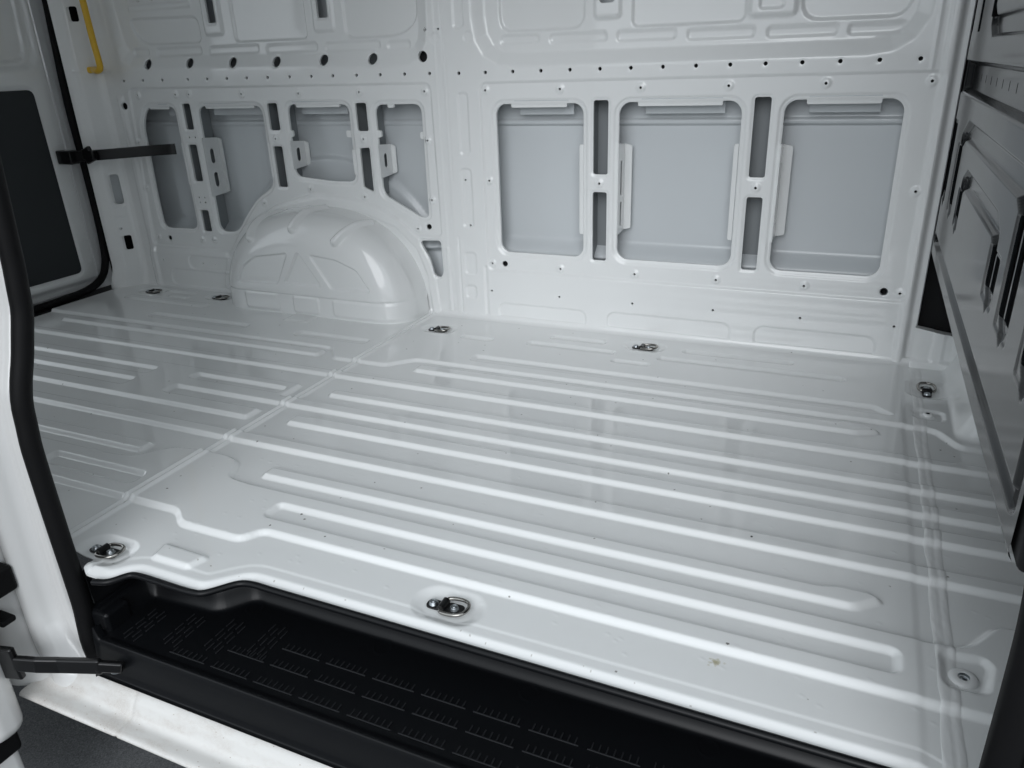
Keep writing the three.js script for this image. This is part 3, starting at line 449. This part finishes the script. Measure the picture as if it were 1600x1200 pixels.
// ---- bulkhead
{
  const leg = (z, a, b) => line([[z, a], [z, b]], 0.035), dpt = -0.010, w = 0.007;
  const nOut = line([[0.262, 0.668], [0.335, 0.697], [1.12, 0.697], [1.19, 0.668]], 0.019), nIn = line([[0.436, 0.590], [0.485, 0.609], [0.97, 0.609], [1.018, 0.590]], 0.018);
  const up = line([[0.42, 0.930], [0.46, 0.912], [1.05, 0.912], [1.09, 0.930]], 0.018);
  const fs = relief([F(rect(0.01, 0.093, 0.5, 0.70, 0.006), -0.0022, 0.005), F(nOut, dpt, w), F(nIn, dpt, w), ...[[0.192, 0.298, 0.495, 0.66], [0.382, 0.465, 0.495, 0.58], [0.975, 1.09, 0.495, 0.58], [1.145, 1.256, 0.495, 0.66], [1.35, 1.455, 0.495, 0.70]].map(a => F(rect(...a, 0.006), -0.0022, 0.005)), ...[[0.052, 0.505], [0.245, 0.505], [0.422, 0.505], [1.032, 0.505], [1.2, 0.505], [1.402, 0.505]].map(([z, y]) => F(poly([[z - 0.04, y + 0.012], [z + 0.04, y + 0.012], [z + 0.015, y - 0.020]]), -0.004, 0.007)), F(up, dpt, w), 
  F(rect(0.012, 1.50, 0.770, 0.838, 0.008), -0.022, 0.012), F(rect(0.03, 1.495, 0.380, 0.399, 0.006), -0.009, 0.012), F(rect(1.485, 1.51, 0.385, 0.74, 0.01), -0.009, 0.012), F(rect(-0.1, 0.012, 0.38, 1.8), -0.006, 0.01)]);
  const slits = [[0.018, 0.085, 0.513, 0.692], [0.205, 0.285, 0.513, 0.655], [0.392, 0.452, 0.513, 0.575], [0.375, 0.43, 0.93, 1.5], [0.15, 0.20, 0.905, 1.5], [-0.004, 0.03, 0.905, 1.5],
  [0.985, 1.032, 0.513, 0.58], [1.04, 1.078, 0.513, 0.575], [1.155, 1.198, 0.513, 0.66], [1.206, 1.245, 0.513, 0.655], [1.36, 1.40, 0.513, 0.69], [1.408, 1.445, 0.513, 0.69], [1.08, 1.12, 0.93, 1.5], [1.29, 1.33, 0.905, 1.5]].map(a => rect(a[0], a[1], a[2], a[3], 0.006)); for (let k = 0; k < 15; k++) slits.push(rect(0.105 + 0.092 * k - 0.004, 0.105 + 0.092 * k + 0.004, 0.796, 0.814, 0.0015));
  part('bulkhead', sheet({ u: [-0.012, 1.535], v: [0.333, 1.94], d: 0.004, dv: 0.003, H: (a, b) => fs(a, b) + wob(a, b, 0.0002, 4) + 0.006 * sstep((0.345 - b) / 0.012) * -1, keep: holes(slits), map: (a, b, h) => [0.208 - h, b, a], back: 0.004 }), blackGloss, bay, 'dark grey glossy bulkhead with pressed channels');
}
// dark cab seen below the bulkhead, and its floor upstand
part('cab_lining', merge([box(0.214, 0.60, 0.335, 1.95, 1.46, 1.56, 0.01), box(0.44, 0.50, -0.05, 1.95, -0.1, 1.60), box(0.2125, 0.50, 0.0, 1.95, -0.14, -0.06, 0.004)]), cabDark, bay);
{
  const f = relief([F(rect(0.255, 0.285, 0.02, 0.2, 0.008), 0.004, 0.01), F(rect(0.31, 0.34, 0.02, 0.2, 0.008), 0.004, 0.01), F(rect(0.2, 0.5, -0.1, 0.02, 0.002), 0.008, 0.012)]);
  part('front_upstand', sheet({ u: [0.203, 0.44], v: [-0.02, 0.14], d: 0.003, H: (a, b) => f(a, b), keep: (a, b) => 0.118 - 0.16 * (a - 0.21) - b, map: (a, b, h) => [a, b, 0.012 + h], back: 0.03 }), paint, bay);
}

// ---- step tray
{
  const out = rounded([[-1.278, 1.521], [-1.105, 1.510], [-1.055, 1.449], [0.30, 1.445], [0.30, 1.678], [-1.278, 1.678]], 0.022, 5);
  const S = poly(out, 0.2);
  const H = (x, z) => {                                   // tub floor at -0.15, rolled up to a ledge, then up under the cargo floor
    const d = S.f(x, z);
    let h = -0.15 + 0.045 * Math.pow(Math.max(0, Math.min(1, (d + 0.017) / 0.023)), 2.3);
    if (z < 1.63) h += 0.075 * sstep((d - 0.035) / 0.012) + 0.003 * sstep(1 - Math.abs(d - 0.026) / 0.004);
    if (z > 1.655) { const t = (z - 1.655); h = -0.15 + (x < -1.262 ? 0.045 * sstep((-1.262 - x) / 0.018) * sstep((1.685 - z) / 0.01) : 0) + 0.004 * sstep(t / 0.012) - 0.075 * sstep((t - 0.018) / 0.014); }
    for (const cx of [-1.038, -0.725, -0.418, -0.106]) { const q = Math.abs(Math.hypot(x - cx, z - 1.479) - 0.017); if (q < 0.003) h += 0.0007 * sstep(1 - q / 0.003); }
    return h;
  };
  const tray = part('step_tray', sheet({ u: [-1.325, 0.30], v: [1.40, 1.695], d: 0.0035, dv: 0.003, H, keep: (a, b) => Math.max(a + 1.272, 1.642 - b), map: (a, b, h) => [a, h, b], flip: true }), trayPlastic, bay, 'black plastic step tray below the side door');
  part('tray_rim', tube([[-1.262, -0.022, 1.652], [-1.232, -0.021, 1.642], [-1.206, -0.02, 1.611], [-1.192, -0.02, 1.607], [-1.05, -0.02, 1.606], [-1.03, -0.02, 1.601], [-0.985, -0.02, 1.553], [-0.965, -0.02, 1.546], [-0.9, -0.02, 1.5455], [-0.5, -0.02, 1.5455], [0.0, -0.02, 1.5455], [0.183, -0.02, 1.5455]], 0.0065, 240), trayPlastic, tray);
  part('tray_end_cap', box(-1.318, -1.262, -0.23, -0.108, 1.59, 1.648, 0.008), trayPlastic, tray);
  const L = 0.088, bars = [box(0, L, -0.0005, 0.0018, -0.0013, 0.0013, 0.0006)];
  for (let k = 0; k < 7; k++) { const b = box(-0.0011, 0.0011, -0.0005, 0.0015, -0.015, 0, 0.0005), s = new THREE.Matrix4().makeShear(0, 0, 0, 0, 0.0, 0); b.rotateY(0.0); b.translate(0.006 + k * 0.0125, 0, -0.001); bars.push(b); }
  const comb = merge(bars), litTreadPlastic = trayPlastic.clone(); litTreadPlastic.color.setRGB(0.016, 0.017, 0.019); litTreadPlastic.roughness = 0.45;  // lighter copy of the tray plastic: light on the rib tops as colour
  for (const [z, x0] of [[1.6435, -1.105], [1.598, -1.0015], [1.555, -0.905]]) for (let x = x0; x < 0.2; x += 0.1032) { const m = part('tread_rib', comb, litTreadPlastic, tray); m.position.set(x, -0.1495, z); }
  const dash = (x, z, l, a) => { const b = box(-l / 2, l / 2, -0.0005, 0.0016, -0.0011, 0.0011, 0.0005); b.rotateY(a); b.translate(x, -0.1495, z); return b; };
  for (const [x, z, n] of [[-1.214, 1.60, 4], [-1.125, 1.582, 4], [-1.035, 1.565, 4], [-0.945, 1.545, 4]]) { const d = []; for (let k = 0; k < n; k++) for (let q = 0; q < 3; q++) d.push(dash(x - 0.018 + k * 0.012, z - 0.03 + q * 0.03 + (k % 2) * 0.008, 0.022, Math.PI / 2)); part('tread_dashes', merge(d), litTreadPlastic, tray); }
}
// ---- door sill, seals and body around the side door
{
  const prof = smoothProfile([[1.660, -0.215], [1.672, -0.222], [1.687, -0.227], [1.700, -0.238], [1.710, -0.256], [1.717, -0.268], [1.724, -0.2725], [1.738, -0.273], [1.749, -0.2735], [1.755, -0.276], [1.757, -0.281], [1.752, -0.287], [1.735, -0.30], [1.66, -0.40]], 110);
  let s = 0; const L = [0]; for (let i = 1; i < prof.length; i++) L.push(s += Math.hypot(prof[i][0] - prof[i - 1][0], prof[i][1] - prof[i - 1][1]));
  const at = a => { let i = 1; while (i < prof.length - 1 && L[i] < a) i++; const t = (a - L[i - 1]) / (L[i] - L[i - 1]), p = prof[i - 1], q = prof[i]; const l = Math.hypot(q[0] - p[0], q[1] - p[1]); return [p[0] + (q[0] - p[0]) * t, p[1] + (q[1] - p[1]) * t, -(q[1] - p[1]) / l, (q[0] - p[0]) / l]; };
  const r = relief([F(rect(-1.167, -1.163, -0.1, 0.2, 0.001), -0.0025, 0.004)]);
  const t = dataTex(1024, 256, (a, b, i, j) => { const n = noise.noise(i / 60, j / 30, 2) + 0.6 * noise.noise(i / 17, j / 11, 5) + 0.3 * noise.noise(i / 5, j / 5, 8); const g = rnd(); let q = Math.max(0, 0.10 + n * 0.22 - a * 0.16) * (0.2 + 0.8 * g); if (g > 0.9992) q += 0.8; q = Math.min(q, 0.8); return [252 - 100 * q, 251 - 122 * q, 249 - 138 * q]; }, true);
  t.repeat.set(1 / 1.8, 1 / 0.3); t.offset.set(1.45 / 1.8, 0); sillPaint.map = t;
  part('door_sill', sheet({ u: [-1.44, 0.36], v: [0, s - 0.0005], d: 0.004, H: (a, b) => r(a, b) + wob(a, b, 0.0004, 6), map: (a, b, h) => { const p = at(b); return [a, p[1] + p[3] * h, p[0] + p[2] * h]; }, flip: true }), sillPaint, bay, 'dusty white sill below the side door');
}
const zs = y => { const P = [[-0.4, 1.655], [-0.22, 1.653], [-0.1, 1.651], [0.05, 1.649], [0.256, 1.644], [0.356, 1.635], [0.421, 1.611], [0.497, 1.588], [0.577, 1.579], [0.675, 1.573], [0.9, 1.56], [1.95, 1.43]]; let i = 1; while (i < P.length - 1 && P[i][0] < y) i++; const t = Math.max(0, Math.min(1, (y - P[i - 1][0]) / (P[i][0] - P[i - 1][0]))); return P[i - 1][1] + (P[i][1] - P[i - 1][1]) * t; };
function seal(pts, name, label, rx) { // two-lobed rubber profile
  const a = tube(pts, rx, 220, false, 14); const b = tube(pts.map(p => [p[0] - rx * 0.9, p[1], p[2] - rx * 0.5]), rx * 0.8, 220, false, 12);
  return part(name, merge([a, b]), rubber, bay, label);
}
{
  const pts = []; for (let y = 1.86; y > -0.12; y -= 0.04) pts.push([-1.334 + 0.014 * sstep((0.3 - y) / 0.4), y, zs(y)]);
  pts.push([-1.320, -0.15, 1.655], [-1.314, -0.185, 1.660], [-1.297, -0.211, 1.665], [-1.26, -0.221, 1.668], [-1.15, -0.222, 1.668], [-0.6, -0.222, 1.668], [0.1, -0.222, 1.668], [0.30, -0.222, 1.668]);
  seal(pts, 'door_seal', 'black rubber seal on the rear edge of the side door opening', 0.018);
  // painted body beside the seal
  const prof = smoothProfile([[-1.340, -0.02], [-1.352, -0.006], [-1.360, 0.006], [-1.372, 0.008], [-1.388, 0.008], [-1.398, 0.018], [-1.406, 0.036], [-1.418, 0.048], [-1.434, 0.050], [-1.446, 0.046], [-1.460, 0.055], [-1.485, 0.076], [-1.52, 0.082], [-1.56, 0.10], [-1.62, 0.105], [-3.1, 0.10]], 90);
  const pos = [], uv = [], idx = [], ys = []; for (let y = -0.28; y <= 1.95; y += 0.02) ys.push(y);
  for (const y of ys) for (const [x, dz] of prof) { const f = sstep((-0.10 - y) / 0.16); const t = Math.max(0, Math.min(0.999, (-0.085 - y) / 0.14)), fl = 0.10 * (1 - Math.sqrt(1 - t * t)) * sstep((x + 1.52) / 0.15); pos.push(x + fl, y, zs(y) + dz * (1 - 0.0 * f) + 0.012 * t * t); uv.push(x, y); }
  const n = prof.length; for (let j = 0; j + 1 < ys.length; j++) for (let i = 0; i + 1 < n; i++) { const a = j * n + i, b = a + 1, c = a + n, d = c + 1; idx.push(a, c, b, b, c, d); }
  const g = new THREE.BufferGeometry(); g.setAttribute('position', new THREE.Float32BufferAttribute(pos, 3)); g.setAttribute('uv', new THREE.Float32BufferAttribute(uv, 2)); g.setIndex(idx); g.computeVertexNormals();
  part('side_pillar', merge([g, box(-3.1, -1.50, -0.02, 0.46, 1.575, 1.60), box(-3.1, -1.48, 0.45, 1.1, 1.50, 1.53), box(-3.1, -1.47, 1.09, 1.94, 1.44, 1.47)]), bodyPaint, bay, 'white body pillar behind the side door opening');
  // front edge of the opening
  const rp = []; for (let y = 1.86; y > -0.19; y -= 0.08) rp.push([0.225, y, zs(y) + 0.006]);
  const sg = merge([tube(rp, 0.020, 120), tube(rp.map(p => [p[0] + 0.024, p[1], p[2] + 0.004]), 0.016, 120)]);
  part('door_seal', sg, rubber, bay, 'black rubber seal on the front edge of the side door opening');
  const fp = smoothProfile([[0.232, -0.03], [0.25, -0.012], [0.262, 0.006], [0.285, 0.02], [0.31, 0.05], [0.36, 0.07], [0.9, 0.08]], 40);
  const p2 = [], u2 = [], i2 = []; for (const y of ys) for (const [x, dz] of fp) { p2.push(x, y, zs(y) + dz); u2.push(x, y); }
  const m = fp.length; for (let j = 0; j + 1 < ys.length; j++) for (let i = 0; i + 1 < m; i++) { const a = j * m + i, b = a + 1, c = a + m, d = c + 1; i2.push(a, b, c, b, d, c); }
  const g2 = new THREE.BufferGeometry(); g2.setAttribute('position', new THREE.Float32BufferAttribute(p2, 3)); g2.setAttribute('uv', new THREE.Float32BufferAttribute(u2, 2)); g2.setIndex(i2); g2.computeVertexNormals();
  part('side_pillar', merge([g2, box(0.50, 0.9, -0.4, 1.94, 1.42, 1.46)]), bodyPaint, bay, 'white body pillar in front of the side door opening');
}
part('roof', merge([box(-3.15, 0.6, 1.93, 1.99, -0.14, 1.62, 0.02), box(-3.15, 0.6, 1.82, 1.94, 1.40, 1.50, 0.03), box(-3.0, 0.25, 1.26, 1.94, -0.13, -0.03, 0.01), ...[-2.6, -1.9, -1.2, -0.5].map(x => box(x, x + 0.08, 1.90, 1.935, 0, 1.42, 0.01))]), paint, bay);
part('underbody', box(-3.1, 0.5, -0.12, -0.06, -0.1, 1.38, 0.01), cabDark, bay);

// ---- sliding door parked behind the opening, with its guide arm
{
  const g = partGroup('sliding_door', bay, 'white sliding door pushed back behind the opening');
  part('door_shell', merge([box(-2.75, -1.398, -0.335, 1.6, 1.770, 1.85, 0.032), box(-2.75, -1.445, -0.56, -0.372, 1.785, 1.86, 0.02)]), bodyPaint, g);
  part('door_trim', merge([box(-2.7, -1.44, -0.40, -0.325, 1.78, 1.845, 0.01)]), rubber, g);
  const arm = [];
  const A = [[-1.44, -0.165, 1.785], [-1.375, -0.160, 1.772], [-1.335, -0.162, 1.758], [-1.30, -0.168, 1.738], [-1.222, -0.166, 1.712], [-1.192, -0.176, 1.692]];
  for (let i = 0; i + 1 < A.length; i++) { const a = new THREE.Vector3(...A[i]), b = new THREE.Vector3(...A[i + 1]), d = b.clone().sub(a), q = new RoundedBoxGeometry(0.014, i ? (i > 3 ? 0.024 : 0.034) : 0.075, d.length() + 0.012, 2, 0.005); q.applyMatrix4(new THREE.Matrix4().lookAt(b, a, new THREE.Vector3(0, 1, 0))); q.translate((a.x + b.x) / 2, (a.y + b.y) / 2, (a.z + b.z) / 2); arm.push(q); }
  part('guide_arm', merge(arm), blackPaint, g);
  const rl = new THREE.CylinderGeometry(0.012, 0.012, 0.014, 20); rl.translate(-1.21, -0.186, 1.688); part('roller', rl, zinc, g);
}
part('latch_pin', box(-1.47, -1.422, -0.11, -0.096, 1.72, 1.75, 0.005), rubber, bay);
part('latch_block', box(-1.50, -1.415, -0.045, 0.012, 1.70, 1.75, 0.008), rubber, bay, 'black rubber buffer on the rear edge of the side door opening');

scene.updateMatrixWorld(true);
renderer.render(scene, camera);
